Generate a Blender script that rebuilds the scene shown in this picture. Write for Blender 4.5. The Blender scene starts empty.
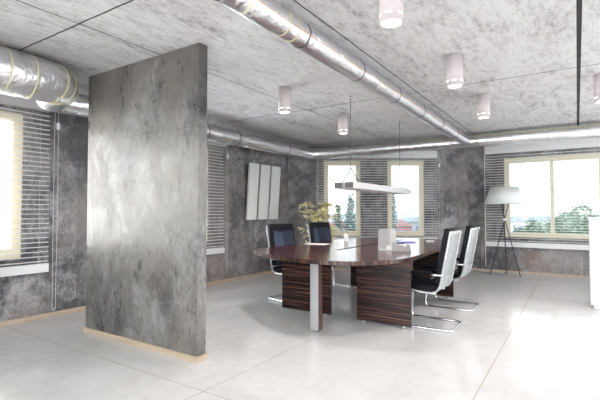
import bpy, bmesh, math, random
from mathutils import Vector, Matrix, noise
random.seed(7)
sc = bpy.context.scene
COL = sc.collection
YAW = math.radians(33.22)
H = 1.25
# ---------------------------------------------------------------- camera
cd = bpy.data.cameras.new('camera'); cam = bpy.data.objects.new('camera', cd); COL.objects.link(cam)
cam.location = (0, 0, H)
cam.rotation_euler = (math.radians(90) + math.atan(12/423), 0, YAW)
cd.sensor_width = 36; cd.lens = 423/600*36; cd.clip_start = .05; cd.clip_end = 800
sc.camera = cam
# ---------------------------------------------------------------- world, sun, exposure
SKY = 1.6
w = bpy.data.worlds.new('sky'); sc.world = w; w.use_nodes = True
nt = w.node_tree; bg = nt.nodes['Background']; bg.inputs['Strength'].default_value = SKY
tc = nt.nodes.new('ShaderNodeTexCoord'); sp = nt.nodes.new('ShaderNodeSeparateXYZ'); rp = nt.nodes.new('ShaderNodeValToRGB')
nt.links.new(tc.outputs['Generated'], sp.inputs[0]); nt.links.new(sp.outputs['Z'], rp.inputs[0]); nt.links.new(rp.outputs[0], bg.inputs['Color'])
rp.color_ramp.elements[0].position = 0.0; rp.color_ramp.elements[0].color = (.95, .98, 1, 1)
rp.color_ramp.elements[1].position = .9; rp.color_ramp.elements[1].color = (.62, .76, 1, 1)
sl = bpy.data.lights.new('sun', 'SUN'); so = bpy.data.objects.new('sun', sl); COL.objects.link(so)
sl.energy = 2.2; sl.angle = math.radians(3); sl.color = (1, .93, .86)
so.rotation_euler = (math.radians(47), 0, math.radians(72))
LEFT_FILL_W = 66         # lamps added outside two left windows for extra glow
CEIL_LAMP_W = 36
WINDOW_FILL_W = 70            # lamp added inside each wide right and rear window, brightening the room
vs = sc.view_settings
vs.view_transform = 'Standard'; vs.look = 'None'; vs.gamma = 1; vs.use_curve_mapping = False
vs.exposure = 0.86
sc.cycles.max_bounces = 12; sc.cycles.diffuse_bounces = 7; sc.cycles.glossy_bounces = 5; sc.cycles.transparent_max_bounces = 24
sc.cycles.sample_clamp_indirect = 6
sc.cycles.use_denoising = True
sc.cycles.caustics_reflective = False; sc.cycles.caustics_refractive = False

# ---------------------------------------------------------------- materials
def mat(name, col, rough=.5, metal=0, **kw):
    m = bpy.data.materials.new(name); m.use_nodes = True
    b = m.node_tree.nodes['Principled BSDF']
    b.inputs['Base Color'].default_value = (*col, 1); b.inputs['Roughness'].default_value = rough; b.inputs['Metallic'].default_value = metal
    for k, v in kw.items(): b.inputs[k.replace('_', ' ')].default_value = v
    return m
class NB:
    def __init__(s, m): s.m = m; s.t = m.node_tree; s.b = s.t.nodes['Principled BSDF']
    def n(s, ty, **kw):
        o = s.t.nodes.new(ty)
        for k, v in kw.items(): setattr(o, k, v)
        return o
    def l(s, a, b): s.t.links.new(a, b)
    def coord(s, scale=(1, 1, 1), rot=(0, 0, 0), kind='Object'):
        c = s.n('ShaderNodeTexCoord'); mp = s.n('ShaderNodeMapping')
        mp.inputs['Scale'].default_value = scale; mp.inputs['Rotation'].default_value = rot
        s.l(c.outputs[kind], mp.inputs[0]); return mp.outputs[0]
    def noise(s, co, scale, detail=6, rough=.6, dist=0):
        o = s.n('ShaderNodeTexNoise'); s.l(co, o.inputs['Vector'])
        o.inputs['Scale'].default_value = scale; o.inputs['Detail'].default_value = detail; o.inputs['Roughness'].default_value = rough; o.inputs['Distortion'].default_value = dist
        return o.outputs['Fac']
    def ramp(s, fac, stops):
        o = s.n('ShaderNodeValToRGB'); s.l(fac, o.inputs[0]); r = o.color_ramp
        while len(r.elements) < len(stops): r.elements.new(.5)
        for e, (p, c) in zip(r.elements, stops):
            e.position = p; e.color = (*c, 1) if len(c) == 3 else c
        return o.outputs[0]
    def mix(s, fac, a, b, mode='MIX'):
        o = s.n('ShaderNodeMix', data_type='RGBA', blend_type=mode)
        if isinstance(fac, (int, float)): o.inputs[0].default_value = fac
        else: s.l(fac, o.inputs[0])
        for k, v in ((6, a), (7, b)):
            if isinstance(v, tuple): o.inputs[k].default_value = (*v, 1)
            else: s.l(v, o.inputs[k])
        return o.outputs[2]
    def math(s, op, a, b=None, c=None):
        o = s.n('ShaderNodeMath', operation=op)
        for k, v in enumerate((a, b, c)):
            if v is None: continue
            if isinstance(v, (int, float)): o.inputs[k].default_value = v
            else: s.l(v, o.inputs[k])
        return o.outputs[0]
    def bump(s, h, strength=.2, dist=.01):
        o = s.n('ShaderNodeBump'); o.inputs['Strength'].default_value = strength; o.inputs['Distance'].default_value = dist
        s.l(h, o.inputs['Height']); s.l(o.outputs[0], s.b.inputs['Normal'])
    def line(s, axis_out, pos, half, wob=None):
        a = axis_out if wob is None else s.math('ADD', axis_out, wob)
        d = s.math('ABSOLUTE', s.math('SUBTRACT', a, pos))
        return s.math('LESS_THAN', d, half)

def concrete(name, dark, mid, light, rough=(.35, .7), seed=0, stretch=.45, lo=.44, hi=.575, spec=.5, warm=None, warm2=None, stain=None):
    m = mat(name, mid, .5); q = NB(m)
    co = q.coord((1, 1, stretch)); q.t.nodes[-1].inputs['Location'].default_value = (seed, seed*.7, seed*.3)
    a = q.noise(co, 1.6, 9, .68, .4); b = q.noise(co, 7, 8, .7, .2)
    f = q.math('ADD', q.math('MULTIPLY', a, .62), q.math('MULTIPLY', b, .38))
    c = q.ramp(f, [(lo, dark), (.5*(lo+hi), mid), (hi, light)])
    c = q.mix(.9, c, q.ramp(q.noise(q.coord((1, 1, .6)), 30, 9, .9), [(.40, (.35, .35, .35)), (.55, (1, 1, 1))]), 'MULTIPLY')
    dk = q.math('ADD', q.math('MULTIPLY', q.noise(co, 3.1, 3, .5), .5), q.math('MULTIPLY', q.noise(co, 17, 8, .8), .5))
    c = q.mix(q.ramp(dk, [(.40, (.8, .8, .8)), (.465, (0, 0, 0))]), c, tuple(x*.6 for x in dark))
    sp_ = q.noise(q.coord((1, 1, .5)), 22, 6, .8)
    pat = q.noise(co, 2.3, 4, .6)
    spm = q.math('MULTIPLY', q.ramp(sp_, [(.40, (1, 1, 1)), (.47, (0, 0, 0))]), q.ramp(pat, [(.45, (.25, .25, .25)), (.6, (1, 1, 1))]))
    c = q.mix(spm, c, tuple(x*.45 for x in dark))
    st = q.noise(q.coord((1, 1, .12)), 5.5, 6, .7)
    c = q.mix(q.ramp(st, [(.58, (0, 0, 0)), (.72, (.5, .5, .5))]), c, tuple(min(1, x*1.25) for x in light))
    if warm:
        sx = q.n('ShaderNodeSeparateXYZ'); q.l(q.coord(), sx.inputs[0])
        fr = q.math('FRACT', q.math('DIVIDE', q.math('SUBTRACT', q.math('ADD', sx.outputs[0], q.math('MULTIPLY', b, .02)), .47), 1.62))
        c = q.mix(q.math('MULTIPLY', q.math('LESS_THAN', fr, .006), .7), c, tuple(x*.4 for x in dark))
        c = q.mix(q.math('MULTIPLY', q.math('LESS_THAN', fr, .09), .35), c, tuple(x*.8 for x in dark))
        wn = q.noise(q.coord(), .9, 3, .5)
        c = q.mix(q.ramp(wn, [(.45, (0, 0, 0)), (.65, (.6, .6, .6))]), c, warm)
    if stain:
        ss = q.n('ShaderNodeSeparateXYZ'); q.l(q.coord(), ss.inputs[0])
        ex = q.math('POWER', q.math('DIVIDE', q.math('SUBTRACT', ss.outputs[0], stain[0]), stain[2]), 2); ez = q.math('POWER', q.math('DIVIDE', q.math('SUBTRACT', ss.outputs[2], stain[1]), stain[3]), 2)
        dd = q.math('ADD', q.math('ADD', ex, ez), q.math('MULTIPLY', q.math('SUBTRACT', b, .5), 6))
        c = q.mix(q.ramp(dd, [(.3, (.6, .6, .6)), (1.3, (0, 0, 0))]), c, (.27, .195, .165))
    if warm2:
        wn = q.noise(q.coord((1, 1, .6)), 1.3, 5, .6)
        c = q.mix(q.ramp(wn, [(.40, (0, 0, 0)), (.60, (.7, .7, .7))]), c, warm2)
        sz = q.n('ShaderNodeSeparateXYZ'); q.l(q.coord(), sz.inputs[0])
        wob = q.math('MULTIPLY', b, .03)
        c = q.mix(q.math('MULTIPLY', q.line(sz.outputs[2], 1.98, .004, q.math('SUBTRACT', wob, .015)), .6), c, tuple(x*.4 for x in dark))
    q.l(c, q.b.inputs['Base Color'])
    q.l(q.ramp(b, [(.35, (rough[0],)*3), (.65, (rough[1],)*3)]), q.b.inputs['Roughness'])
    q.b.inputs['Specular IOR Level'].default_value = spec
    q.bump(q.noise(co, 14, 6, .7), .25, .006)
    return m
M = {}
M['wall'] = concrete('rough grey concrete', (.12, .116, .122), (.31, .303, .31), (.49, .482, .488), rough=(.4, .75), seed=3, stretch=.9, warm=(.31, .265, .25))
M['wall_stained'] = concrete('rough grey concrete with a brown stain', (.12, .116, .122), (.31, .303, .31), (.49, .482, .488), rough=(.4, .75), seed=3, stretch=.9, warm=(.30, .26, .24), stain=(1.32, .28, .3, .26))
M['partition'] = concrete('polished grey concrete', (.065, .063, .060), (.165, .161, .156), (.30, .296, .29), rough=(.22, .5), seed=11, stretch=.6, spec=.8, lo=.42, hi=.59, warm2=(.18, .155, .13))
def ceiling_mat():
    m = mat('ceiling concrete panels', (.6, .58, .58), .8); q = NB(m)
    co = q.coord()
    a = q.noise(q.coord((1, .35, 1)), 2.0, 10, .78, .4); b = q.noise(q.coord((1, .3, 1), (0, 0, .12)), 20, 10, .85)
    f = q.math('ADD', q.math('MULTIPLY', a, .42), q.math('MULTIPLY', b, .58))
    c = q.ramp(f, [(.39, (.26, .245, .245)), (.455, (.58, .56, .565)), (.53, (.76, .745, .75))])
    pits = q.noise(co, 38, 4, .7)
    c = q.mix(q.ramp(pits, [(.31, (1, 1, 1)), (.37, (0, 0, 0))]), c, (.16, .15, .15))
    s = q.n('ShaderNodeSeparateXYZ'); q.l(co, s.inputs[0]); x, y = s.outputs[0], s.outputs[1]
    wob = q.math('MULTIPLY', q.math('SUBTRACT', q.noise(co, 3, 4, .6), .5), .02)
    msk = None
    for p in (-4.745, -3.165, -1.585, 1.61):
        l = q.line(x, p, .006, wob); msk = l if msk is None else q.math('MAXIMUM', msk, l)
    for p in (-1.5, 1.75, 5.0, 8.42):
        msk = q.math('MAXIMUM', msk, q.line(y, p, .007, wob))
    wide = q.line(x, .035, .017)
    msk = q.math('MAXIMUM', msk, wide)
    # joints drawn as dark lines between the panels
    c = q.mix(msk, c, (.035, .03, .03))
    q.l(c, q.b.inputs['Base Color']); q.bump(f, .3, .01)
    return m
M['ceiling'] = ceiling_mat()
def floor_mat():
    m = mat('pale polished slabs', (.7, .69, .67), .14); q = NB(m)
    co = q.coord(); a = q.noise(co, 1.4, 8, .65, .8); b = q.noise(co, 11, 6, .7)
    f = q.math('ADD', q.math('MULTIPLY', a, .6), q.math('MULTIPLY', b, .4))
    c = q.ramp(f, [(.36, (.56, .545, .525)), (.5, (.625, .615, .595)), (.64, (.665, .655, .64))])
    s = q.n('ShaderNodeSeparateXYZ'); q.l(co, s.inputs[0]); x, y = s.outputs[0], s.outputs[1]
    g = None
    for p in (-3.8, -2.2, -.6, 1.0, 2.6):
        l = q.line(x, p, .0045); g = l if g is None else q.math('MAXIMUM', g, l)
    for p in (-.95, 2.13, 5.21, 8.3):
        g = q.math('MAXIMUM', g, q.line(y, p, .0045))
    c = q.mix(g, c, (.47, .41, .32))
    q.l(c, q.b.inputs['Base Color'])
    q.l(q.ramp(b, [(.3, (.09,)*3), (.7, (.17,)*3)]), q.b.inputs['Roughness'])
    q.b.inputs['Specular IOR Level'].default_value = .42
    q.bump(q.noise(co, 2.2, 2, .5), .05, .01)
    return m
M['floor'] = floor_mat()
def wood(name, dark, mid, light, scale, rough=.2, spec=.5, stops=(.38, .55, .68)):
    m = mat(name, mid, rough); q = NB(m)
    a = q.noise(q.coord(scale), 1, 5, .65, .2)
    c = q.ramp(a, [(stops[0], dark), (stops[1], mid), (stops[2], light)])
    q.l(c, q.b.inputs['Base Color']); q.b.inputs['Specular IOR Level'].default_value = spec
    return m
M['top_wood'] = wood('dark streaked tabletop veneer', (.026, .007, .007), (.075, .020, .018), (.16, .06, .05), (1.0, 44, 44), .16, .4)
M['panel_wood'] = wood('dark horizontal streaked veneer', (.008, .004, .004), (.034, .013, .012), (.26, .12, .08), (.9, 1.2, 75), .25, .35, (.42, .54, .68))
M['edge_wood'] = wood('dark vertical streaked edge band', (.014, .006, .005), (.055, .022, .017), (.28, .16, .09), (30, 30, 1.5), .3, .5, (.4, .52, .68))
M['post_brown'] = mat('plain brown post core', (.11, .06, .05), .3)  # even brown for the core and sides of the posts
M['pale_wood'] = wood('pale timber', (.44, .35, .25), (.52, .42, .31), (.58, .48, .37), (3, 3, 30), .45)
M['cream'] = mat('cream window frame', (.88, .80, .60), .4)
M['white'] = mat('white lacquer', (.80, .80, .79), .35)
M['bar'] = mat('light grey bar', (.52, .52, .52), .35)
M['shell'] = mat('light grey shell', (.37, .38, .39), .4)
M['blind'] = mat('white blind slats', (.86, .86, .86), .45)
M['whitep'] = mat('white panel', (.88, .88, .87), .5)
M['paper'] = mat('white paper', (.80, .80, .78), .6)
M['greypaper'] = mat('grey card', (.42, .41, .40), .6)
M['lilac'] = mat('lilac card', (.28, .24, .62), .5)
M['chrome'] = mat('polished chrome', (.80, .80, .82), .12, 1)
M['alu'] = mat('brushed aluminium', (.72, .73, .74), .32, 1)
M['steel'] = mat('light grey painted steel post', (.50, .51, .52), .35, .35)
M['black'] = mat('black rubber', (.02, .02, .02), .5)
M['leather'] = mat('black leather', (.006, .006, .009), .35, 0, Specular_IOR_Level=.10)
M['leather_sheen'] = mat('black leather with blue sheen tint', (.008, .012, .022), .24, 0, Specular_IOR_Level=.5, Specular_Tint=(.62, .76, 1, 1))  # blue sheen put into the base colour and specular tint
q = NB(M['leather']); q.bump(q.noise(q.coord(), 9, 3, .5), .12, .01)
M['darkmetal'] = mat('dark blue grey metal', (.06, .06, .09), .35, .6)
M['grille'] = mat('dark perforated end cap', (.12, .12, .11), .5, .5)
M['wire'] = mat('thin steel wire', (.10, .10, .11), .4, .5)
M['bead'] = mat('white plastic', (.85, .85, .85), .35)
M['shade'] = mat('white fabric lamp shade', (.90, .89, .87), .7, 0, Subsurface_Weight=.15)
M['ytape'] = mat('yellow tape', (.80, .74, .42), .5)
M['otape'] = mat('orange seam tape', (.75, .45, .2), .5)
def duct_mat():
    m = mat('crinkled aluminium foil', (.90, .89, .91), .28, 1); q = NB(m)
    co = q.coord()
    h = q.math('ADD', q.noise(co, 6, 3, .5), q.math('MULTIPLY', q.noise(co, 30, 3, .5), .3))
    q.bump(h, .7, .03)
    return m
M['foil'] = duct_mat()
M['housing'] = mat('pinkish white lamp housing', (.66, .58, .58), .45)
def emis(name, col, s):
    m = bpy.data.materials.new(name); m.use_nodes = True; t = m.node_tree; t.nodes.clear()
    e = t.nodes.new('ShaderNodeEmission'); e.inputs[0].default_value = (*col, 1); e.inputs[1].default_value = s
    o = t.nodes.new('ShaderNodeOutputMaterial'); t.links.new(e.outputs[0], o.inputs[0]); return m
M['softglow'] = emis('lit slot', (1, .95, .95), 2.2)
M['glow'] = emis('lit lamp', (1, .95, .96), 14)
def glass_mat():
    m = bpy.data.materials.new('window glass'); m.use_nodes = True; t = m.node_tree; t.nodes.clear()
    tr = t.nodes.new('ShaderNodeBsdfTransparent'); tr.inputs[0].default_value = (.96, .98, .98, 1)
    g = t.nodes.new('ShaderNodeBsdfGlossy'); g.inputs['Roughness'].default_value = .02
    f = t.nodes.new('ShaderNodeFresnel'); f.inputs[0].default_value = 1.3
    mx = t.nodes.new('ShaderNodeMixShader'); o = t.nodes.new('ShaderNodeOutputMaterial')
    t.links.new(f.outputs[0], mx.inputs[0]); t.links.new(tr.outputs[0], mx.inputs[1]); t.links.new(g.outputs[0], mx.inputs[2]); t.links.new(mx.outputs[0], o.inputs[0]); return m
M['glass'] = glass_mat()
def leafmat(name, a, b):
    m = mat(name, a, .55, 0); q = NB(m)
    q.l(q.ramp(q.noise(q.coord(), 3.5, 3, .6), [(.35, a), (.65, b)]), q.b.inputs['Base Color']); return m
M['leaf_green'] = leafmat('broadleaf foliage', (.10, .18, .10), (.24, .33, .20))
M['leaf_blue'] = leafmat('conifer foliage', (.10, .16, .14), (.22, .29, .26))
M['leaf_yellow'] = leafmat('yellow green leaves', (.74, .70, .34), (.95, .90, .58))
M['bark'] = mat('brown bark', (.16, .11, .08), .8)
M['redhouse'] = mat('red render', (.34, .15, .15), .8)
M['houseblue'] = mat('blue painted door', (.05, .22, .5), .5)
M['palehouse'] = mat('pale render', (.6, .58, .56), .8)
M['roof'] = mat('slate roof', (.22, .27, .30), .7)
M['redroof'] = mat('red roof tiles', (.28, .15, .14), .8)
M['bounce_ground'] = mat('pale light bouncing grounds', (.50, .47, .44), .9)  # unseen ground, made pale to bounce light up to the ceiling
M['hill'] = mat('distant wooded slope', (.34, .38, .38), .9)
M['terracotta'] = mat('white ceramic', (.7, .69, .66), .4)
M['soil'] = mat('dark soil', (.04, .03, .02), .9)

# ---------------------------------------------------------------- mesh helpers
class MB:
    def __init__(s): s.bm = bmesh.new()
    def box(s, lo, hi, mi=0, mtx=None, bevel=0):
        r = bmesh.ops.create_cube(s.bm, size=1)
        vs_ = r['verts']
        for v in vs_:
            v.co = Vector([lo[i] + (v.co[i]+.5)*(hi[i]-lo[i]) for i in range(3)])
        fs = {f for v in vs_ for f in v.link_faces}
        for f in fs: f.material_index = mi
        if bevel:
            es = list({e for v in vs_ for e in v.link_edges})
            rb = bmesh.ops.bevel(s.bm, geom=es, offset=bevel, segments=2, affect='EDGES', profile=.5)
            vs_ = list({v for f in rb['faces'] for v in f.verts} | {v for v in vs_ if v.is_valid})
        if mtx is not None:
            for v in vs_: v.co = mtx @ v.co
        return s
    def tube(s, pts, r, seg=10, cap=True, closed=False, smooth=True, mi=0):
        pts = [Vector(p) for p in pts]; n = len(pts)
        rs = r if isinstance(r, (list, tuple)) else [r]*n
        rings = []; up = None
        for i, p in enumerate(pts):
            if closed: t = pts[(i+1) % n]-pts[i-1]
            else: t = (pts[min(i+1, n-1)]-pts[max(i-1, 0)])
            t.normalize()
            if up is None:
                up = Vector((0, 0, 1)) if abs(t.z) < .9 else Vector((1, 0, 0))
            a = t.cross(up)
            if a.length < 1e-4: a = t.orthogonal()
            a.normalize(); b = a.cross(t).normalized(); up = b
            rings.append([s.bm.verts.new(p + a*math.cos(k*2*math.pi/seg)*rs[i] + b*math.sin(k*2*math.pi/seg)*rs[i]) for k in range(seg)])
        m = n if closed else n-1
        for i in range(m):
            A, B = rings[i], rings[(i+1) % n]
            for k in range(seg):
                f = s.bm.faces.new((A[k], A[(k+1) % seg], B[(k+1) % seg], B[k])); f.smooth = smooth; f.material_index = mi
        if cap and not closed:
            for R_, rev in ((rings[0], False), (rings[-1], True)):
                f = s.bm.faces.new(R_[::-1] if rev else R_); f.material_index = mi
        return s
    def lathe(s, prof, seg=32, c=(0, 0, 0), mi=0, smooth=True, close=False):
        rings = [[s.bm.verts.new((c[0]+r*math.cos(k*2*math.pi/seg), c[1]+r*math.sin(k*2*math.pi/seg), c[2]+z)) for k in range(seg)] for r, z in prof]
        n = len(rings)
        for i in range(n if close else n-1):
            A, B = rings[i], rings[(i+1) % n]
            for k in range(seg):
                f = s.bm.faces.new((A[k], A[(k+1) % seg], B[(k+1) % seg], B[k])); f.smooth = smooth; f.material_index = mi
        if not close:
            for R_, rr in ((rings[0], prof[0][0]), (rings[-1], prof[-1][0])):
                if rr > 1e-5:
                    f = s.bm.faces.new(R_); f.material_index = mi
        return s
    def prism(s, poly, z0, z1, mi=0, side_mi=None):
        a = [s.bm.verts.new((x, y, z0)) for x, y in poly]; b = [s.bm.verts.new((x, y, z1)) for x, y in poly]
        f1 = s.bm.faces.new(a[::-1]); f2 = s.bm.faces.new(b); f1.material_index = f2.material_index = mi
        n = len(poly)
        for i in range(n):
            f = s.bm.faces.new((a[i], a[(i+1) % n], b[(i+1) % n], b[i])); f.material_index = mi if side_mi is None else side_mi
        return s
    def extrude_profile(s, prof, y0, y1, mi=0, smooth=True):   # closed profile in xz, extruded along y
        a = [s.bm.verts.new((x, y0, z)) for x, z in prof]; b = [s.bm.verts.new((x, y1, z)) for x, z in prof]
        s.bm.faces.new(a); s.bm.faces.new(b[::-1])
        n = len(prof)
        for i in range(n):
            f = s.bm.faces.new((a[i], b[i], b[(i+1) % n], a[(i+1) % n])); f.smooth = smooth
        return s
    def xf(s, m):
        bmesh.ops.transform(s.bm, matrix=m, verts=s.bm.verts); return s
    def build(s, name, ms, parent=None):
        bmesh.ops.recalc_face_normals(s.bm, faces=s.bm.faces)
        me = bpy.data.meshes.new(name); s.bm.to_mesh(me); s.bm.free()
        for m in (ms if isinstance(ms, (list, tuple)) else [ms]): me.materials.append(m)
        o = bpy.data.objects.new(name, me); COL.objects.link(o)
        if parent: o.parent = parent
        return o
def tag(o, label=None, cat=None, group=None, kind=None):
    if label: o['label'] = label
    if cat: o['category'] = cat
    if group: o['group'] = group
    if kind: o['kind'] = kind
    return o
def empty(name, loc=(0, 0, 0), rz=0, label=None, cat=None, group=None):
    o = bpy.data.objects.new(name, None); COL.objects.link(o); o.location = loc; o.rotation_euler = (0, 0, rz)
    o.empty_display_size = .1
    return tag(o, label, cat, group)
def struct(o, label, cat=None):
    return tag(o, label, cat, kind='structure')
def copy_tree(o, parent=None):
    kids = list(o.children)
    c = o.copy(); COL.objects.link(c); c.parent = parent
    for k in kids: copy_tree(k, c)
    return c
def smooth_closed(p, k=6):
    n = len(p); out = []
    for i in range(n):
        p0, p1, p2, p3 = (Vector(p[(i+j-1) % n]) for j in range(4))
        for t in range(k):
            t /= k
            out.append(tuple(.5*((2*p1)+(p2-p0)*t+(2*p0-5*p1+4*p2-p3)*t*t+(3*p1-p0-3*p2+p3)*t**3)))
    return out
def smooth_open(p, k=6):
    P = [Vector(x) for x in p]; P = [2*P[0]-P[1]] + P + [2*P[-1]-P[-2]]; out = []
    for i in range(1, len(P)-2):
        p0, p1, p2, p3 = P[i-1:i+3]
        for t in range(k):
            t /= k
            out.append(.5*((2*p1)+(p2-p0)*t+(2*p0-5*p1+4*p2-p3)*t*t+(3*p1-p0-3*p2+p3)*t**3))
    out.append(P[-2]); return out
def fillet(pts, r, k=6):
    P = [Vector(p) for p in pts]; out = [P[0]]
    for i in range(1, len(P)-1):
        a = (P[i-1]-P[i]); b = (P[i+1]-P[i]); d = min(r, a.length*.49, b.length*.49)
        A = P[i]+a.normalized()*d; B = P[i]+b.normalized()*d
        for j in range(k+1):
            t = j/k; out.append(A*(1-t)**2 + P[i]*2*t*(1-t) + B*t*t)
    out.append(P[-1]); return out

# ---------------------------------------------------------------- room shell
CH = 2.69; XL = -5.29; XR = 3.4; YB = 9.75; YR = -4.0; T = .3; D = 9.25
Rv = Vector((math.cos(YAW), math.sin(YAW), 0)); Fv = Vector((-math.sin(YAW), math.cos(YAW), 0))
def dpt(r, d=D, z=0): return Fv*d + Rv*r + Vector((0, 0, z))
yc = (D + XL*math.sin(YAW))/math.cos(YAW)          # left wall meets the slanted wall
xc = -(D - YB*math.cos(YAW))/math.sin(YAW)         # slanted wall meets the back wall
rc0 = Vector((XL, yc, 0)).dot(Rv); rc1 = Vector((xc, YB, 0)).dot(Rv)
outline = [(XL, YR), (XR, YR), (XR, YB), (xc, YB), (XL, yc)]
struct(MB().prism(outline, -.2, 0).build('floor', M['floor']), 'pale polished slab floor with thin tan joints', 'floor')
struct(MB().prism(outline, CH, CH+.25).build('ceiling', M['ceiling']), 'bare concrete panel ceiling with dark joints', 'ceiling')
def wall(name, origin, rz, L, holes, label, m=None, z1=CH):
    xs = sorted({0, L, *[h[0] for h in holes], *[h[1] for h in holes]}); zs = sorted({0, z1, *[h[2] for h in holes], *[h[3] for h in holes]})
    b = MB(); V = {}
    def v(x, y, z):
        k = (round(x, 4), y, round(z, 4))
        if k not in V: V[k] = b.bm.verts.new((x, y, z))
        return V[k]
    def solid(i, j):
        if not (0 <= i < len(xs)-1 and 0 <= j < len(zs)-1): return False
        x = (xs[i]+xs[i+1])/2; z = (zs[j]+zs[j+1])/2
        return not any(h[0] < x < h[1] and h[2] < z < h[3] for h in holes)
    for i in range(len(xs)-1):
        for j in range(len(zs)-1):
            if not solid(i, j): continue
            x0, x1, a, c = xs[i], xs[i+1], zs[j], zs[j+1]
            b.bm.faces.new((v(x0, 0, a), v(x1, 0, a), v(x1, 0, c), v(x0, 0, c)))
            b.bm.faces.new((v(x0, T, a), v(x0, T, c), v(x1, T, c), v(x1, T, a)))
            if not solid(i-1, j): b.bm.faces.new((v(x0, 0, a), v(x0, 0, c), v(x0, T, c), v(x0, T, a)))
            if not solid(i+1, j): b.bm.faces.new((v(x1, 0, a), v(x1, T, a), v(x1, T, c), v(x1, 0, c)))
            if not solid(i, j-1): b.bm.faces.new((v(x0, 0, a), v(x0, T, a), v(x1, T, a), v(x1, 0, a)))
            if not solid(i, j+1): b.bm.faces.new((v(x0, 0, c), v(x1, 0, c), v(x1, T, c), v(x0, T, c)))
    o = b.build(name, m or M['wall']); o.location = origin; o.rotation_euler.z = rz
    return struct(o, label, 'wall')
R90 = math.radians(90)
ZW0, ZW1 = .73, 2.37
LW = [(3.2+4.0-5.2+0, 0, 0, 0)]
# left wall: local x = Y - YR
def ly(y): return y-YR
left_holes = [(ly(-3.2), ly(-1.2), ZW0, ZW1), (ly(-.4), ly(2.30), ZW0, ZW1), (ly(3.45), ly(5.2), ZW0, ZW1)]
wall('wall_left', (XL, YR, 0), R90, yc-YR, left_holes, 'long rough grey concrete wall on the left')
diag_org = Vector((XL, yc, 0))
dw = [(.522, 1.327), (1.914, 2.719)]
wall('wall_slanted', diag_org, YAW, rc1-rc0, [(a-rc0, b-rc0, ZW0, ZW1) for a, b in dw], 'rough grey concrete wall across the far corner')
bw = [(-1.27, .45), (1.0, 2.9)]
wall('wall_back', (xc, YB, 0), 0, XR-xc, [(a-xc, b-xc, ZW0, ZW1) for a, b in bw], 'rough grey concrete wall at the back right', M['wall_stained'])
# right and rear walls, behind the camera, with wide windows
rh = [(.6, 4.2, .35, 2.5), (4.8, 8.4, .35, 2.5), (9.0, 13.1, .35, 2.5)]
wall('wall_right', (XR, YB, 0), -R90, YB-YR, rh, 'plain pale wall on the right with wide windows', M['whitep'])
rr = [(.5, 4.1, .35, 2.5), (4.6, 8.2, .35, 2.5)]
wall('wall_rear', (XR, YR, 0), 2*R90, XR-XL, rr, 'plain pale wall behind with wide windows', M['whitep'])
wn = 0
def window(origin, rz, x0, x1, z0, z1, label, mull=(), fw=.10, m=None, depth=.07, yoff=.02):
    global wn; wn += 1
    g = empty('window_%d' % wn, origin, rz); struct(g, label, 'window')
    b = MB(); fm = m or M['cream']; y0, y1 = yoff, yoff+depth
    b.box((x0, y0, z0), (x1, y1, z0+fw)).box((x0, y0, z1-fw), (x1, y1, z1)).box((x0, y0, z0+fw), (x0+fw, y1, z1-fw)).box((x1-fw, y0, z0+fw), (x1, y1, z1-fw))
    b.build('window_frame', fm, g)
    for c in mull: MB().box((c-.035, y0-.005, z0+fw), (c+.035, y1, z1-fw)).build('mullion', fm, g)
    MB().box((x0+fw-.01, y0+.03, z0+fw-.01), (x1-fw+.01, y0+.036, z1-fw+.01)).build('window_pane', M['glass'], g)
    return g
for (a, b_, z0, z1), l in zip(left_holes, ('cream framed window in the left wall behind the camera', 'cream framed window in the left wall before the grey partition', 'cream framed window in the left wall beyond the grey partition')):
    window((XL, YR, 0), R90, a, b_, z0, z1, l, ((a+b_)/2,))
for (a, b_), l in zip(dw, ('narrow cream window of the slanted wall, beside the yellow leaved plant', 'narrow cream window of the slanted wall, nearer the bare concrete pier')):
    window(diag_org, YAW, a-rc0, b_-rc0, ZW0, ZW1, l)
for (a, b_), l in zip(bw, ('wide cream two pane window behind the floor lamp', 'cream window in the back wall past the frame')):
    window((xc, YB, 0), 0, a-xc, b_-xc, ZW0, ZW1, l, ((a+b_)/2-xc,))
for a, b_, z0, z1 in rh: window((XR, YB, 0), -R90, a, b_, z0, z1, 'wide window in the right wall', ((a+b_)/2,), .06, M['white'])
for a, b_, z0, z1 in rr: window((XR, YR, 0), 2*R90, a, b_, z0, z1, 'wide window in the rear wall', ((a+b_)/2,), .06, M['white'])
# baseboards
def board(name, origin, rz, x0, x1, label, h=.05):
    o = MB().box((x0, -.014, 0), (x1, 0, h), bevel=.003).build(name, M['pale_wood']); o.location = origin; o.rotation_euler.z = rz
    struct(o, label, 'baseboard')
board('baseboard_left', (XL, YR, 0), R90, 0, yc-YR-.01, 'pale timber baseboard along the left wall')
board('baseboard_slanted', diag_org, YAW, .01, rc1-rc0-.01, 'pale timber baseboard along the slanted wall', .035)
board('baseboard_back', (xc, YB, 0), 0, .01, XR-xc-.02, 'pale timber baseboard along the back wall', .035)
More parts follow.
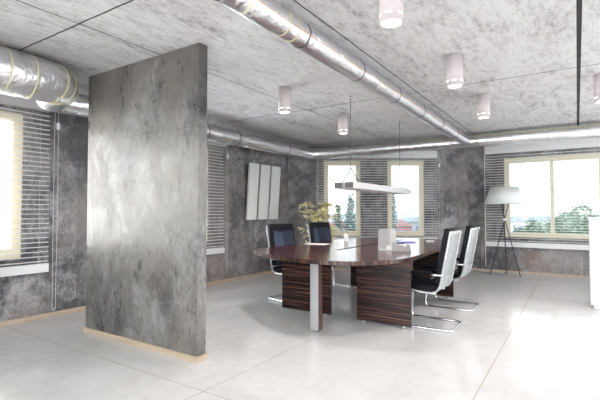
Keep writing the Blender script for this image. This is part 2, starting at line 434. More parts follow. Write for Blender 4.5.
# lamps added at some windows to brighten the room; sky portals at the others
def portal(origin, rz, x0, x1, z0, z1, watts=None, yy=-.02, col=(.93, .96, 1)):
    l = bpy.data.lights.new('window_fill_or_portal', 'AREA'); l.shape = 'RECTANGLE'; l.size = x1-x0; l.size_y = z1-z0
    if watts is None: l.cycles.is_portal = True
    else: l.energy = watts; l.color = col
    o = bpy.data.objects.new('window_fill_or_portal', l); COL.objects.link(o)
    mt = Matrix.Translation(origin) @ Matrix.Rotation(rz, 4, 'Z') @ Matrix.Translation(((x0+x1)/2, .16 if watts is None else yy, (z0+z1)/2)) @ Matrix.Rotation(-R90, 4, 'X')
    o.matrix_world = mt
for (a, b_, z0, z1), k in zip(rh, (.75, .15, .1)): portal((XR, YB, 0), -R90, a, b_, z0, z1, WINDOW_FILL_W*k)
for a, b_, z0, z1 in rr: portal((XR, YR, 0), 2*R90, a, b_, z0, z1, WINDOW_FILL_W)
for (a, b_, z0, z1), k, c_ in zip(left_holes, (0, 1, 1.2), ((1, 1, 1), (1, .95, .90), (.92, .96, 1))):
    portal((XL, YR, 0), R90, a, b_, z0, z1, LEFT_FILL_W*k if k else None, .36, c_)
for a, b_ in dw: portal(diag_org, YAW, a-rc0, b_-rc0, ZW0, ZW1)
for a, b_ in bw: portal((xc, YB, 0), 0, a-xc, b_-xc, ZW0, ZW1)

# partition
pt = empty('partition', (-3.49, 2.55, 0), 0, 'freestanding weathered grey concrete partition reaching the ceiling', 'partition')
MB().box((-.83, -.05, 0), (.83, .05, CH-.002), bevel=.003).build('panel', M['partition'], pt)
b = MB()
for lo, hi in (((-.844, -.064, 0), (.844, -.05, .05)), ((-.844, .05, 0), (.844, .064, .05)), ((-.844, -.05, 0), (-.83, .05, .05)), ((.83, -.05, 0), (.844, .05, .05))): b.box(lo, hi)
b.build('skirting', M['pale_wood'], pt)

# ---------------------------------------------------------------- blinds
def blind(origin, rz, x0, x1, z0, z1, hr, label, chain_x=None, chain_z=.2, off=.07, left_cord=False, valance_h=.16):
    g = empty('blind', Vector(origin) , rz, label, 'blind', None)
    MB().box((x0, -off-.045, z1-valance_h), (x1, -.002, z1), bevel=.003).build('head_rail', M['white'], g)
    b = MB(); z = z0+.13; pitch = .055
    while z < z1-valance_h-.01:
        # slightly cambered slat
        vs0 = []
        for xx in (x0+.01, x1-.01):
            vs0.append([b.bm.verts.new((xx, -off+dy, z+dz)) for dy, dz in ((-.02, -.002), (-.007, .002), (.007, .002), (.02, -.002), (.02, -.007), (.007, -.003), (-.007, -.003), (-.02, -.007))])
        A, B = vs0
        for k in range(8): b.bm.faces.new((A[k], A[(k+1) % 8], B[(k+1) % 8], B[k]))
        b.bm.faces.new(A); b.bm.faces.new(B[::-1])
        z += pitch
    b.build('slats', M['blind'], g)
    MB().box((x0+.005, -off-.026, z0), (x1-.005, -off+.026, z0+.10), bevel=.003).build('bottom_rail', M['white'], g)
    n = max(2, int((x1-x0)/.9)+1)
    for i in range(n):
        xx = x0+.12+(x1-x0-.24)*i/(n-1)
        MB().tube([(xx, -off-.023, z0+.1), (xx, -off-.023, z1-valance_h)], .0012, 5).build('ladder_cord', M['bead'], g)
    if chain_x is not None:
        cb = MB()
        for sx in (-.016, .016):
            zz = chain_z
            prof = [(0.0, -.0045), (.0045, 0), (0.0, .0045)]
            while zz < z1-valance_h*.6:
                wob = sx*(1.0+.5*math.sin((zz-chain_z)*1.2))
                if zz < chain_z+.1: wob = sx*(1+.3)
                r = .0046
                vv = [cb.bm.verts.new((chain_x+wob+dx*r, -off-.02+dy*r, zz+dz*r*1.3)) for dx, dy, dz in ((0, 0, -1), (1, 0, 0), (0, 1, 0), (-1, 0, 0), (0, -1, 0), (0, 0, 1))]
                for k in range(4):
                    cb.bm.faces.new((vv[0], vv[1+(k+1) % 4], vv[1+k])); cb.bm.faces.new((vv[5], vv[1+k], vv[1+(k+1) % 4]))
                zz += .0135
        pts = [(chain_x-.02, -off-.02, chain_z), (chain_x-.012, -off-.02, chain_z-.018), (chain_x, -off-.02, chain_z-.024), (chain_x+.012, -off-.02, chain_z-.018), (chain_x+.02, -off-.02, chain_z)]
        cb.tube(pts, .003, 6)
        cb.build('bead_chain', M['bead'], g)
        MB().box((chain_x+.003, -off-.034, z1-.36), (chain_x+.035, -off-.008, z1-.28), bevel=.004).build('chain_weight', M['bead'], g)
    if left_cord:
        MB().tube([(x0+.0, -off-.03, .1 if left_cord == 'long' else z0), (x0+.0, -off-.03, z1-valance_h)], .007 if left_cord == 'long' else .006, 8).build('pull_cord', M['bead'], g)
    return g
blind((XL, YR, 0), R90, ly(-.5), ly(2.56), .55, 2.60, 0, 'white slatted blind over the window left of the grey partition', ly(2.62), .12)
blind((XL, YR, 0), R90, ly(3.3), ly(5.52), .53, 2.56, 0, 'white slatted blind on the left wall, seen past the partition edge', ly(5.47)+.1, .2)
blind(diag_org, YAW, .37-rc0, 2.98-rc0, .60, 2.58, 0, 'wide white slatted blind over both narrow far windows', 2.94-rc0+.06, .55, left_cord=True)
blind((xc, YB, 0), 0, -1.63-xc, .60-xc, .53, 2.665, 0, 'white slatted blind behind the floor lamp', None, left_cord='long', valance_h=.19)

# ---------------------------------------------------------------- ducts
def ring(b, c, t, r, th=.004, wd=.012, mi=0):
    t = Vector(t).normalized(); c = Vector(c)
    b.tube([c-t*wd/2, c+t*wd/2], r+th, 24, cap=True, smooth=False, mi=mi)
def duct(name, label, path, radii, bands, parent=None, seg=28):
    g = empty(name, (0, 0, 0), 0, label, 'duct')
    MB().tube(path, radii, seg).build('duct_pipe', M['foil'], g)
    return g
def straightbands(g, a, b_, r, ds, mname, nm, th=.004, wd=.012):
    a = Vector(a); b_ = Vector(b_); t = (b_-a).normalized()
    for d in ds:
        q_ = MB(); ring(q_, a+t*d, t, r, th, wd); q_.build(nm, M[mname], g)
# central duct
cx, cz, cr = -1.70, 2.562, .092
def hang(g, x, y, z): MB().tube([(x, y, z), (x, y, CH)], .002, 6).build('hanger', M['wire'], g)
path = [(cx, y, cz) for y in [YR+.3+i*.5 for i in range(24)] if y < 8.05] + [(cx, 8.08, cz)]
g = duct('ceiling_duct', 'silver foil air duct running down the middle of the ceiling', path, cr, None)
straightbands(g, (cx, 0, cz), (cx, 8, cz), cr, (.9, 1.75, 2.6, 3.55, 4.5, 5.4, 6.3, 7.2), 'wire', 'hanger_strap', .003, .012)
straightbands(g, (cx, 0, cz), (cx, 8, cz), cr, (1.95, 2.35, 2.47, 3.95), 'ytape', 'tape_band', .002, .009)
MB().tube([(cx+.089, -2+i*.25, cz-.022+.003*math.sin(i*1.7)) for i in range(38)], .0035, 6).build('seam_tape', M['otape'], g)
# left and back duct in one run
lx, lz, lr = -4.72, 2.475, .124
p = [(-4.15, YR+.3, 2.475), (-4.15, 1.78, 2.475)]
bigpath = [Vector((-4.15, YR+.3+i*.4, 2.478)) for i in range(14)]
bigpath = [v for v in bigpath if v.y < 1.7]
bend = fillet([(-4.15, 1.7, 2.478), (-4.15, 2.14, 2.478), (-4.46, 2.2, 2.44)], .3, 8)
pp = bigpath + bend
g = duct('ceiling_duct', 'fat silver duct above the left window, ending in an elbow at the partition', pp, [.2]*len(bigpath) + [.2-.045*i/len(bend) for i in range(len(bend))], None)
for d, n_ in ((1.62, 'ytape'), (1.83, 'ytape'), (1.42, 'alu'), (.6, 'wire')):
    straightbands(g, (-4.15, 0, 2.478), (-4.15, 3, 2.478), .2, (d,), n_, 'tape_band', .003, .009)
for k in (3, 5, 7):
    q_ = MB(); ring(q_, bend[k], bend[k+1]-bend[k-1], .2-.045*k/len(bend), .004, .009); q_.build('tape_band', M['ytape'], g)
run = fillet([(-4.46, 2.2, 2.44), (-4.72, 2.3, 2.455), (-4.72, 3.0, lz), ], .22, 8)
A = Vector((-4.72, 7.67, lz)); B = Vector((-2.08, 8.2, 2.545)); C_ = Vector((XR-.02, 8.2, 2.545))
A0 = Vector((-4.72, 7.0, lz))
tail = fillet([(-4.72, 3.0, lz), A, B, C_], .28, 8)
seg_ = run[:-1] + [Vector((-4.72, 3.0+i*.5, lz)) for i in range(8)] + tail[1:]
rad = [.15-.026*min(1, i/6) for i in range(len(seg_))]
rad = [r if s_.x < -2.5 else .108 for r, s_ in zip(rad, seg_)]
g = duct('ceiling_duct', 'slimmer silver duct following the left wall and turning along the back', seg_, rad, None)
straightbands(g, (-4.72, 3, lz), (-4.72, 8, lz), lr, (.3, .8, 1.3, 1.75, 2.1, 2.5, 3.0, 3.5, 4.0), 'alu', 'pipe_rib', .004, .01)
straightbands(g, (-4.72, 3, lz), (-4.72, 8, lz), lr, (1.55, 2.25, 3.7), 'wire', 'hanger_strap', .003, .012)
dirAB = (B-A).normalized()
straightbands(g, A+dirAB*.3, B, lr-.006, (.1, .4, .7, 1.0, 1.3, 1.6, 1.9), 'alu', 'pipe_rib', .006, .01)
for k in range(6):
    c_ = A+dirAB*(.35+.36*k); hang(g, c_.x, c_.y, c_.z+.1)
straightbands(g, B+Vector((.3, 0, 0)), C_, .108, [.3+.55*i for i in range(8)], 'alu', 'pipe_rib', .003, .01)
MB().tube([B+Vector((-.45+.2*i, -.108, .075+.002*math.sin(i))) if i > 2 else A+(B-A)*(.86+.05*i)+Vector((.0, -.115, .06)) for i in range(28)], .006, 6).build('seam_tape', M['ytape'], g)

# ---------------------------------------------------------------- ceiling lamps
def ceiling_lamp(x, y, label):
    g = empty('ceiling_lamp', (x, y, CH), 0, label, 'ceiling lamp', 'cylinder spotlights on the ceiling')
    R_ = .073
    MB().lathe([(R_*.9, -.001), (R_, -.001), (R_, -.29), (R_*.86, -.29), (R_*.86, -.262), (0.0, -.262)], 36).build('lamp_housing', M['housing'], g)
    MB().lathe([(0.0, -.268), (R_*.82, -.268), (R_*.82, -.275), (0.0, -.275)], 32).build('lamp_lens', M['glow'], g)
    for k in range(6):
        a = k*math.pi/3+.35; b = MB(); n = 6
        lo = []; hi = []
        for j in range(n+1):
            t = a+(j/n)*.6
            for rr_, L_ in ((R_+.0008, lo), (R_-.001, hi)):
                L_.append((b.bm.verts.new((rr_*math.cos(t), rr_*math.sin(t), -.250)), b.bm.verts.new((rr_*math.cos(t), rr_*math.sin(t), -.243))))
        for j in range(n):
            b.bm.faces.new((lo[j][0], lo[j+1][0], lo[j+1][1], lo[j][1]))
        b.build('light_slot', M['softglow'], g)
    l = bpy.data.lights.new('lamp_light', 'SPOT'); l.energy = CEIL_LAMP_W; l.spot_size = math.radians(168); l.spot_blend = .6; l.shadow_soft_size = .06; l.color = (1, .93, .92)
    lo_ = bpy.data.objects.new('lamp_light', l); COL.objects.link(lo_); lo_.location = (0, 0, -.30); lo_.parent = g
    return g
for x, y, l in ((-.93, 2.44, 'white cylinder ceiling lamp nearest the camera, at the top edge'), (-.92, 4.0, 'white cylinder ceiling lamp, middle one of the right row'), (-.94, 5.54, 'white cylinder ceiling lamp, farthest of the right row'),
                (-2.82, 3.98, 'white cylinder ceiling lamp, nearer one left of the long duct'), (-2.86, 5.52, 'white cylinder ceiling lamp, farther one left of the long duct, above the pendant'),
                (.24, 5.41, 'white cylinder ceiling lamp cut off by the right edge of the frame')):
    ceiling_lamp(x, y, l)

# ---------------------------------------------------------------- table
ZT = .768
tb = empty('conference_table', (-2.5, 5.6, 0), 0, 'large dark reddish wood conference table with rounded ends', 'table')
ox, oy = 2.5, -5.6
ol = [(-1.57, 6.1), (-1.52, 5.2), (-1.49, 4.6), (-1.53, 4.2), (-1.66, 3.92), (-1.82, 3.76), (-2.02, 3.68), (-2.25, 3.65), (-2.5, 3.67), (-2.8, 3.76), (-3.12, 3.93), (-3.4, 4.13), (-3.53, 4.32), (-3.55, 4.55),
      (-3.50, 5.0), (-3.50, 6.5), (-3.42, 7.05), (-3.25, 7.42), (-2.85, 7.62), (-2.35, 7.7), (-2.0, 7.62), (-1.78, 7.35), (-1.65, 6.8)]
ol = [(x+ox, y+oy) for x, y in ol]
sm = smooth_closed(ol, 6)
# two leaves with a cable slot between them
def leaf_poly(side):
    s0 = -.045 if side < 0 else -.045
    pts = [(x, y) for x, y in sm]
    n = len(pts); out = []
    for i in range(n):
        a, b2 = pts[i], pts[(i+1) % n]
        ina = (a[0] < s0) if side < 0 else (a[0] >= s0); inb = (b2[0] < s0) if side < 0 else (b2[0] >= s0)
        if ina: out.append(a)
        if ina != inb:
            t = (s0-a[0])/(b2[0]-a[0]); out.append((s0, a[1]+t*(b2[1]-a[1])))
    return out
# slot region y -0.8 .. 1.5
def tabletop():
    b = MB(); s0, s1, ya, yb = -.075, -.035, -.85, 1.6
    L = leaf_poly(-1); R_ = leaf_poly(1)
    # left leaf: insert notch along x=s0 edge
    def notch(poly, dx):
        out = []; n = len(poly)
        for i in range(n):
            a, c = poly[i], poly[(i+1) % n]; out.append(a)
            if abs(a[0]+.045) < 1e-6 and abs(c[0]+.045) < 1e-6 and abs(a[1]-c[1]) > 1:
                ys = (ya, yb) if c[1] > a[1] else (yb, ya)
                out += [(-.045, ys[0]), (-.045+dx, ys[0]), (-.045+dx, ys[1]), (-.045, ys[1])]
        return out
    b.prism(notch(L, -.045), ZT-.042, ZT, 0, 1); b.prism(notch(R_, .02), ZT-.042, ZT, 0, 1)
    return b.build('tabletop', [M['top_wood'], M['edge_wood']], tb)
tabletop()
MB().box((-.14, -1.0, ZT-.075), (.03, 1.65, ZT-.0425)).build('cable_tray', M['black'], tb)
for (x0, x1, y) in ((-3.19, -2.48, 4.45), (-2.12, -1.49, 4.42), (-3.15, -2.5, 6.33), (-2.1, -1.51, 6.33)):
    pn = MB().box((x0+ox, y+oy, .025), (x1+ox, y+oy+.035, ZT-.043), bevel=.002).build('pedestal_panel', M['panel_wood'], tb)
    for xx in (x0+.08, x1-.08): MB().lathe([(.018, 0), (.018, .025)], 12, (xx+ox, y+oy+.018, 0)).build('glide', M['alu'], pn)
for (x, y) in ((-2.36, 3.80), (-2.36, 7.3)):
    ps = MB().box((x+ox, y+oy+.0125, .014), (x+ox+.093, y+oy+.095, ZT-.043), bevel=.002).build('post_leg', M['post_brown'], tb)
    MB().box((x+ox-.001, y+oy, .014), (x+ox+.094, y+oy+.012, ZT-.043), bevel=.002).build('face_plate', M['steel'], ps)
    MB().lathe([(.02, 0), (.02, .014)], 12, (x+ox+.06, y+oy+.047, 0)).build('glide', M['black'], ps)

# ---------------------------------------------------------------- chairs (local +x = forward, rear at x = 0)
def make_chair():
    g = empty('conference_chair'); W = .245
    # outer white shell
    line_ = [(.0, 1.045), (.035, .86), (.075, .66), (.105, .50), (.135, .425), (.185, .392), (.26, .385), (.42, .40), (.56, .425), (.60, .44)]
    P = smooth_open([(x, z, 0) for x, z in line_], 5)
    def offs(P, d):
        o = []
        for i, p_ in enumerate(P):
            t = (P[min(i+1, len(P)-1)]-P[max(i-1, 0)]).normalized(); o.append((p_.x - t.y*d*1.0, p_.y + t.x*d, 0))
        return o
    outer = [(p_.x, p_.y) for p_ in P]; inner = [(x, z) for x, z, _ in offs(P, .014)]
    MB().extrude_profile(outer + inner[::-1], -W, W).build('shell', M['shell'], g)
    iback = [i for i, p_ in enumerate(P) if p_.y > .47]; k = iback[-1]
    a = [(x, z) for x, z, _ in offs(P, .0145)]; b2 = [(x, z) for x, z, _ in offs(P, .075)]
    nb = k+1
    # rounded head
    prof = a[:nb] + b2[:nb][::-1]; prof = prof + [(b2[0][0]+.0, b2[0][1]+.016), ((a[0][0]+b2[0][0])/2, a[0][1]+.03), (a[0][0]-.018, a[0][1]+.02)]
    o = MB().extrude_profile(prof, -W+.008, W-.008).build('backrest', M['leather'], g)
    bv = o.modifiers.new('soft', 'BEVEL'); bv.width = .012; bv.segments = 3; bv.limit_method = 'ANGLE'
    st = nb+1
    b3 = [(x, z) for x, z, _ in offs(P, .075)]
    prof = a[st:] + [(a[-1][0]+.025, a[-1][1]+.02), (a[-1][0]+.012, a[-1][1]+.055)] + b3[st:][::-1]
    # keep the seat pad clear of the back pad
    o = MB().extrude_profile(prof, -W+.008, W-.008).build('seat', M['leather'], g)
    bv = o.modifiers.new('soft', 'BEVEL'); bv.width = .012; bv.segments = 3; bv.limit_method = 'ANGLE'
    pa = b2[2:nb-1]; dx_ = [(x+.012, z) for x, z in pa]
    o = MB().extrude_profile([(x+.001, z) for x, z in pa] + dx_[::-1], -W+.045, W-.045).build('back_cushion', M['leather_sheen'], g)
    bv = o.modifiers.new('soft', 'BEVEL'); bv.width = .008; bv.segments = 3; bv.limit_method = 'ANGLE'
    # chrome side trim
    for s in (-1, 1):
        MB().tube([(p_.x, s*(W-.002), p_.y) for p_ in P], .0045, 8).build('side_trim', M['chrome'], g)
    # seam band across the shell
    MB().box((.078, -W-.008, .585), (.092, W+.008, .597)).build('back_band', M['alu'], g)
    # cantilever frame
    fr = fillet([(.18, -.19, .378), (.545, -.19, .392), (.60, -.19, .0125), (.0, -.19, .0125), (.0, .19, .0125), (.60, .19, .0125), (.545, .19, .392), (.18, .19, .378)], .085, 8)
    fr = [Vector((v.x, v.y*1.26 if v.z < .2 else v.y*(1.0+.26*max(0, (.39-v.z)/.19)), v.z)) for v in fr]
    MB().tube(fr, .0125, 10, cap=True).build('cantilever_frame', M['chrome'], g)
    for s in (-1, 1):
        am = MB().tube(fillet([(.10, s*.262, .585), (.24, s*.262, .585)], .01, 2), .012, 8).build('armrest', M['chrome'], g)
        MB().tube(fillet([(.24, s*.262, .585), (.47, s*.262, .58), (.50, s*.262, .43), (.42, s*.252, .41)], .06, 6), .013, 8).build('arm_support', M['leather'], am)
        MB().box((.2, s*.262-.024, .594), (.46, s*.262+.024, .618), bevel=.008).build('arm_pad', M['leather'], am)
    return g
proto = make_chair()
spots = [(-1.10, 4.78, 180, 'black leather chair with white shell back, nearer one on the right of the table'),
         (-1.11, 5.87, 180, 'black leather chair with white shell back, farther one on the right of the table'),
         (-3.72, 5.10, -12, 'black leather chair by the rounded left end of the table'),
         (-3.75, 6.27, -13, 'black leather chair in front of the yellow leaved plant')]
for i, (x, y, a, l) in enumerate(spots):
    o = proto if i == 0 else copy_tree(proto)
    o.location = (x, y, 0); o.rotation_euler = (0, 0, math.radians(a)); tag(o, l, 'chair', 'conference chairs around the table')

# ---------------------------------------------------------------- things on the table
# standing brochure
g = empty('brochure', (-2.03, 5.14, ZT), YAW, 'pale grey folded brochure standing open on the table', 'brochure')
def sheet(a, b_, h, lean, th=.003):
    a = Vector(a); b_ = Vector(b_); d = (b_-a).normalized(); n = Vector((-d.y, d.x, 0))
    bb = MB(); vs_ = []
    for o_ in (0, th):
        for p_, z in ((a, 0), (b_, 0), (b_, h), (a, h)):
            v = p_+n*(o_+lean*z/h); vs_.append(bb.bm.verts.new((v.x, v.y, z)))
    F_ = vs_[:4]; K = vs_[4:]
    bb.bm.faces.new(F_); bb.bm.faces.new(K[::-1])
    for i in range(4): bb.bm.faces.new((F_[i], F_[(i+1) % 4], K[(i+1) % 4], K[i]))
    return bb
sheet((-.125, 0, 0), (.0, -.085, 0), .265, .03).build('front_page', M['greypaper'], g)
sheet((.0, -.085, 0), (.125, .0, 0), .262, .03).build('back_page', M['greypaper'], g)
b = MB(); b.prism([(-.11, -.01), (-.10, -.075), (.05, -.13), (.06, -.09)], .001, .012); b.prism([(-.03, -.07), (.045, -.105), (.05, -.095), (-.02, -.06)], .012, .06)
b.build('stand_base', M['paper'], g)
# low folded tent card
g = empty('folded_card', (-1.80, 5.03, ZT), YAW-.2, 'low pale folded card with a notched top, right of the brochure', 'card')
def vert_poly(poly, th):
    bb = MB(); a = [bb.bm.verts.new((x, 0, z)) for x, z in poly]; c = [bb.bm.verts.new((x, th, z)) for x, z in poly]; n = len(poly)
    bb.bm.faces.new(a); bb.bm.faces.new(c[::-1])
    for i in range(n): bb.bm.faces.new((a[i], c[i], c[(i+1) % n], a[(i+1) % n]))
    return bb
vert_poly([(-.12, 0), (.11, 0), (.09, .085), (.07, .10), (.045, .055), (-.04, .085), (-.12, .12)], .004).build('front_flap', M['greypaper'], g)
vert_poly([(-.12, 0), (.10, 0), (.08, .07), (-.12, .10)], .004).xf(Matrix.Translation((0, .05, 0))).build('rear_flap', M['paper'], g)
o = MB().box((-.035, -.018, 0), (.035, .018, .135), bevel=.004).build('desk_calendar', M['paper']); o.location = (-3.12, 6.12, ZT); o.rotation_euler.z = YAW
tag(o, 'small white upright card block on the far side of the table', 'card')
o = MB().box((-.17, -.12, 0), (.17, .12, .005), bevel=.001).build('paper_sheet', M['paper']); o.location = (-3.27, 5.45, ZT); o.rotation_euler.z = .15
tag(o, 'white paper sheet lying in front of the left chairs', 'paper')
o = MB().box((-.13, -.10, 0), (.13, .10, .012), bevel=.002).build('notebook', M['lilac']); o.location = (-2.28, 6.55, ZT); o.rotation_euler.z = YAW
tag(o, 'lilac notebook lying behind the brochure', 'notebook')
o = MB().tube([(-.09, 0, .006), (.07, 0, .006), (.085, 0, .006)], [.006, .006, .002], 8).build('pen', M['black']); o.location = (-2.3, 6.3, ZT+.0003); o.rotation_euler.z = .5
tag(o, 'dark pen lying beside the lilac notebook', 'pen')
o = MB().box((-.06, -.04, 0), (.06, .04, .02), bevel=.004).build('card_stack', M['paper']); o.location = (-2.02, 6.95, ZT); o.rotation_euler.z = YAW
tag(o, 'little stack of white cards near the far right end of the table', 'card')

# ---------------------------------------------------------------- pendant
g = empty('pendant_lamp', (-2.34, 5.55, CH), 0, 'twin bar aluminium pendant lamp hanging over the table on wires', 'pendant lamp')
z0, z1 = 1.535-CH, 1.612-CH; ya, yb = 4.53-5.55, 6.60-5.55
for xa, xb in ((-.128, -.010), (.008, .132)):
    br = MB().box((xa, ya, z0), (xb, yb, z1), bevel=.002).build('light_bar', M['bar'], g)
    MB().box((xa+.008, ya-.003, z0+.006), (xb-.008, ya-.0002, z1-.006)).build('end_cap', M['grille'], br)
    MB().box((xa+.015, ya+.05, z0-.004), (xb-.015, yb-.05, z0-.0003)).build('diffuser', M['whitep'], br)
MB().box((-.011, ya+.2, z0+.02), (.009, ya+.23, z1-.02)).build('bridge', M['alu'], g)
MB().box((-.011, yb-.23, z0+.02), (.009, yb-.2, z1-.02)).build('bridge', M['alu'], g)
for y in (4.72-5.55, 6.46-5.55):
    b = MB(); b.tube([(0, y, 0), (0, y, 1.80-CH)], .0035, 6)
    b.tube([(0, y, 1.80-CH), (-.115, y, z1)], .006, 6); b.tube([(0, y, 1.80-CH), (.115, y, z1)], .006, 6)
    sw = b.build('suspension_wire', M['wire'], g)
    MB().lathe([(.025, -.001), (.025, -.02), (.008, -.025)], 16, (0, y, 0)).build('ceiling_cup', M['alu'], g)

# ---------------------------------------------------------------- wall strips
for (y0, y1), l in zip(((6.155, 6.442), (6.497, 6.799), (6.852, 7.147)), ('tall white wall panel, left one of three on the concrete', 'tall white wall panel, middle one of three on the concrete', 'tall white wall panel, right one of three on the concrete')):
    g = empty('wall_panel', (XL, (y0+y1)/2, 1.10), 0, l, 'wall panel', 'three white strips on the left wall')
    hw = (y1-y0)/2-.004; b = MB(); t = .035
    pr_ = [(.022, 0), (.06, 0), (.135, 1.085), (.097, 1.085)]
    b.extrude_profile(pr_, -hw, hw, smooth=False)
    o = b.build('panel_face', M['whitep'], g); bv = o.modifiers.new('edge', 'BEVEL'); bv.width = .004; bv.segments = 2
    MB().box((.0005, -.02, .04), (.024, .02, .08)).build('bracket', M['black'], g)
    MB().box((.0005, -.02, .99), (.092, .02, 1.03)).build('bracket', M['black'], g)

# ---------------------------------------------------------------- floor lamp
g = empty('floor_lamp', (-1.21, 9.28, 0), 0, 'white shaded floor lamp on a dark crossed tripod by the right window', 'floor lamp')
b = MB(); b.lathe([(.255, 1.75), (.37, 1.41), (.366, 1.409), (.251, 1.748)], 48, close=True); b.build('lamp_shade', M['shade'], g)
kz = 1.10
for k, a in enumerate((math.radians(200), math.radians(-20), math.radians(90))):
    foot = Vector((.29*math.cos(a), .29*math.sin(a)*.6+(.0 if k < 2 else .0), .008)); 
    top = Vector((-.085*math.cos(a), -.085*math.sin(a), 1.47))
    off_ = Vector((.012*math.cos(a+1.57), .012*math.sin(a+1.57), 0))
    mid = Vector((0, 0, kz))+off_
    lg = MB().tube([foot, mid, top+off_], .009, 10).build('leg', M['darkmetal'], g)
    MB().lathe([(.013, 0), (.013, .014)], 10, (foot.x, foot.y, 0)).build('foot', M['black'], lg)
MB().lathe([(0, kz-.03), (.028, kz-.025), (.032, kz), (.028, kz+.025), (0, kz+.03)], 16).build('hub', M['white'], g)
b = MB(); b.lathe([(.09, 1.465), (.094, 1.465), (.094, 1.475), (.09, 1.475)], 24, close=True)
for k in range(3):
    a = math.radians(200+120*k); b.tube([(.09*math.cos(a), .09*math.sin(a), 1.47), (.262*math.cos(a), .262*math.sin(a), 1.72)], .003, 6)
b.build('shade_ring', M['darkmetal'], g)
MB().lathe([(.0, 1.50), (.03, 1.51), (.045, 1.56), (.03, 1.61), (.014, 1.63), (.014, 1.66), (0, 1.66)], 16).build('bulb', M['white'], g)
cab = smooth_open([(0, 0, 1.06), (.01, .0, .6), (.02, .01, .2), (.0, .03, .05), (-.06, .02, .006), (-.25, .1, .005), (-.55, .2, .005), (-.9, .25, .005)], 8)
MB().tube(cab, .004, 6).build('power_cord', M['darkmetal'], g)

# ---------------------------------------------------------------- white cabinet at right edge
g = empty('cabinet', (.56, 6.9, 0), 0, 'plain white cabinet cut off by the right edge of the frame', 'cabinet')
MB().box((-.43, -.25, .05), (.45, .25, 1.15), bevel=.003).build('carcass', M['white'], g)
MB().box((-.44, -.265, 1.151), (.46, .26, 1.175), bevel=.003).build('top_panel', M['white'], g)
for s in (0, 1):
    d_ = MB().box((-.43+s*.442, -.27, .06), (.008+s*.442, -.2505, 1.14), bevel=.002).build('door', M['white'], g)
    MB().box((-.02+s*.04, -.285, .5), (-.01+s*.04, -.2705, .65)).build('handle', M['alu'], d_)
MB().box((-.40, -.22, 0), (.42, .22, .05)).build('plinth', M['whitep'], g)

# ---------------------------------------------------------------- potted plant
def leaf(b, p, d, L, wd, up=None):
    d = d.normalized(); s = d.cross(Vector((random.uniform(-1, 1), random.uniform(-1, 1), random.uniform(-.2, 1.)))).normalized()
    n = d.cross(s)
    q0 = b.bm.verts.new(p); q1 = b.bm.verts.new(p+d*L*.45+s*wd*.5+n*L*.06); q2 = b.bm.verts.new(p+d*L-n*L*.12); q3 = b.bm.verts.new(p+d*L*.45-s*wd*.5+n*L*.06)
    b.bm.faces.new((q0, q1, q2)); b.bm.faces.new((q0, q2, q3))
g = empty('potted_plant', (-4.22, 7.12, 0), 0, 'yellow green leafy potted tree in the corner behind the chairs', 'plant')
MB().lathe([(.0, .0), (.13, .0), (.17, .32), (.18, .33), (.165, .33), (.155, .28), (0, .28)], 28).build('pot', M['terracotta'], g)
MB().lathe([(0, .281), (.152, .281), (.1, .292), (0, .297)], 20).build('soil', M['soil'], g)
b = MB(); lv = MB(); tips = []
b.tube([(0, 0, .28), (.01, .01, .6), (-.01, .0, .95), (.0, .01, 1.3)], [.014, .012, .010, .005], 8)
rnd = random.Random(5)
for k in range(64):
    z = .55+.8*rnd.random(); a = rnd.random()*6.283; L = .18+.26*rnd.random()*(1.15-abs(z-.95)*.8)
    p0 = Vector((0, .005, z)); p1 = p0+Vector((math.cos(a)*L*.5, math.sin(a)*L*.5, .10)); p2 = p0+Vector((math.cos(a)*L, math.sin(a)*L, .06+.06*rnd.random()))
    b.tube([p0, p1, p2], [.004, .003, .0015], 5)
    for j in range(13):
        t = .3+.75*j/12; pt_ = p0*(1-t)**2+p1*2*t*(1-t)+p2*t*t if t <= 1 else p2
        random.seed(k*100+j)
        leaf(lv, pt_, Vector((math.cos(a)+random.uniform(-1.2, 1.2), math.sin(a)+random.uniform(-1.2, 1.2), random.uniform(-.9, .5))), random.uniform(.06, .10), .035)
b.build('trunk', M['bark'], g); lv.build('foliage', M['leaf_yellow'], g)

# ---------------------------------------------------------------- outside
GZ = -6.5
def along(px, d):          # ground point seen at column px, d metres straight ahead of the camera's heading
    return Fv*d + Rv*((px-300)/423*d)
o = MB().box((-300, -60, GZ-.5), (220, 420, GZ)).build('ground_outside', M['bounce_ground']); struct(o, 'grounds outside the windows, made pale to bounce light in', 'ground')
b = MB(); rr_ = random.Random(3)
N = 60; top = []
for i in range(N+1):
    px = -250+1300*i/N; c = along(px, 330); top.append((c, GZ+6.0+3.0*noise.noise(Vector((i*.31, 0, 0)))+(3.5 if 380 < px < 450 else 0)))
va = [b.bm.verts.new((c.x, c.y, z)) for c, z in top]; vb = [b.bm.verts.new((c.x*.9, c.y*.9, GZ)) for c, z in top]; vc = [b.bm.verts.new((c.x*1.15, c.y*1.15, GZ)) for c, z in top]
for i in range(N):
    b.bm.faces.new((va[i], va[i+1], vb[i+1], vb[i])); b.bm.faces.new((va[i], vc[i], vc[i+1], va[i+1]))
struct(b.build('hills', M['hill']), 'distant low wooded hills', 'hills')
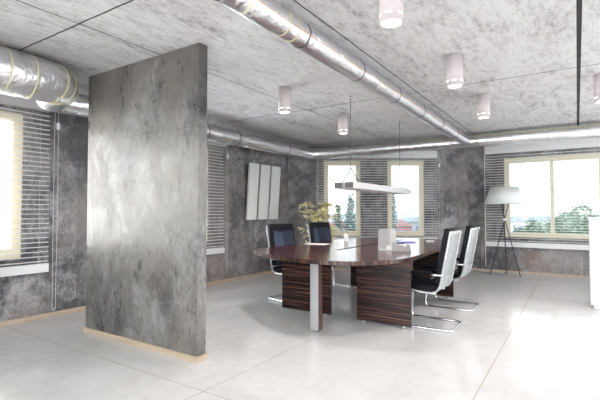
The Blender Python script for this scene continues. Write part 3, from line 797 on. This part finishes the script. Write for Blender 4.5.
def tree(px, d, ztop, rad, label, m='leaf_green', conic=False, n=2600, leafs=.32):
    c = along(px, d); hh = ztop-GZ; rnd = random.Random(int(px*7+d))
    g = empty('tree', (c.x, c.y, GZ), 0, label, 'tree', 'trees outside the windows')
    MB().tube([(0, 0, 0), (.1, 0, hh*.5), (0, 0, hh*.9)], [.22, .15, .04], 8).build('trunk', M['bark'], g)
    lv = MB()
    blobs = []
    if not conic:
        for k in range(14):
            a = rnd.random()*6.28; r = rad*.6*math.sqrt(rnd.random()); zz = hh*(.45+.42*rnd.random())
            blobs.append((r*math.cos(a), r*math.sin(a), zz, rad*(.35+.2*rnd.random())))
        blobs.append((0, 0, hh-rad*.42, rad*.42))
    for k in range(n):
        if conic:
            t = rnd.random()**.6; z = hh*(1-t*.86); R_ = rad*t*(.55+.45*abs(math.sin(z*3.2))); a = rnd.random()*6.28; rr2 = R_*math.sqrt(.25+.75*rnd.random())
            p_ = Vector((rr2*math.cos(a), rr2*math.sin(a), z))
        else:
            bx, by, bz, br_ = blobs[rnd.randrange(len(blobs))]
            v = Vector((rnd.gauss(0, 1), rnd.gauss(0, 1), rnd.gauss(0, 1))).normalized()*br_*(.7+.35*rnd.random())
            p_ = Vector((bx, by, bz))+v
            if p_.z > hh: p_.z = hh-.1
        random.seed(k)
        leaf(lv, p_, Vector((random.uniform(-1, 1), random.uniform(-1, 1), random.uniform(-.8, .5))), leafs*random.uniform(.7, 1.3), leafs*.8)
    lv.build('crown', M[m], g)
    return g
def zat(y, d): return H + (211.9-y)/423*d
tree(351, 26, zat(193, 26), 1.5, 'tall bluish conifer outside the left narrow window', 'leaf_blue', True, 2400, .26)
tree(338, 30, zat(203, 30), 1.4, 'shorter conifer left of the tall one outside the left narrow window', 'leaf_blue', True, 2000, .26)
tree(366, 38, zat(214, 38), 2.2, 'bushy tree outside between the two narrow windows', 'leaf_green', False, 1500)
tree(393, 28, zat(192, 28), 1.0, 'slim conifer left of the red house', 'leaf_blue', True, 1900, .24)
tree(424, 40, zat(231, 40), 1.6, 'small round tree right of the red house', 'leaf_green', False, 1400, .3)
tree(534, 40, zat(219, 40), 1.6, 'dense low tree beyond the floor lamp window', 'leaf_green', False, 2600, .3)
tree(521, 46, zat(226, 46), 1.3, 'low tree at the left of the two pane window', 'leaf_blue', False, 1800, .3)
tree(545, 60, zat(220, 60), 1.9, 'small tree behind the window mullion', 'leaf_green', False, 1600, .34)
tree(582, 34, zat(204, 34), 2.1, 'large leafy tree at the right of the two pane window', 'leaf_green', False, 4200, .26)
tree(566, 42, zat(213, 42), 1.5, 'medium leafy tree left of the large one in the two pane window', 'leaf_green', False, 2600, .28)
tree(625, 24, zat(205, 24), 1.6, 'leafy tree past the right edge of the window', 'leaf_green', False, 2600, .28)
tree(210, 24, zat(206, 24), 2.0, 'tree outside the left wall window beyond the partition', 'leaf_blue', False, 2200, .3)
def house(px, d, wd, dp, zt, zr, label, mw, mr, group=None, rz=YAW, door=False):
    c = along(px, d); g = empty('house', (c.x, c.y, GZ), rz, label, 'house', group)
    hh = zt-GZ; hr = zr-GZ
    MB().box((-wd/2, 0, 0), (wd/2, dp, hh)).build('house_walls', mw, g)
    b = MB(); e = .3
    v = [b.bm.verts.new(p_) for p_ in ((-wd/2-e, -e, hh), (wd/2+e, -e, hh), (wd/2+e, dp+e, hh), (-wd/2-e, dp+e, hh), (0, -e, hr), (0, dp+e, hr))]
    for f in ((0, 1, 4), (2, 3, 5), (1, 2, 5, 4), (3, 0, 4, 5), (0, 3, 2, 1)): b.bm.faces.new([v[i] for i in f])
    b.build('roof', mr, g)
    for k in range(3):
        x = -wd/2+wd*(k+.5)/3
        MB().box((x-.35, -.04, hh-1.5), (x+.35, -.002, hh-.5)).build('house_window', M['houseblue'] if (door and k == 1) else M['glass'], g)
    return g
house(402, 50, 2.2, 6, zat(226, 50), zat(219.5, 50), 'red gabled house outside the right narrow window', M['redhouse'], M['redroof'], door=True)
house(340, 60, 3.0, 6, zat(226, 60), zat(219, 60), 'pinkish house behind the conifers', M['redhouse'], M['redroof'])
house(418, 70, 4.0, 7, zat(222, 70), zat(217, 70), 'grey roofed building behind the red house', M['roof'], M['roof'])
house(519, 90, 3.0, 6, zat(222, 90), zat(217, 90), 'small pale house far beyond the floor lamp', M['palehouse'], M['roof'])
house(548, 110, 5, 7, zat(221, 110), zat(216, 110), 'distant pale house left of the window mullion', M['palehouse'], M['roof'])
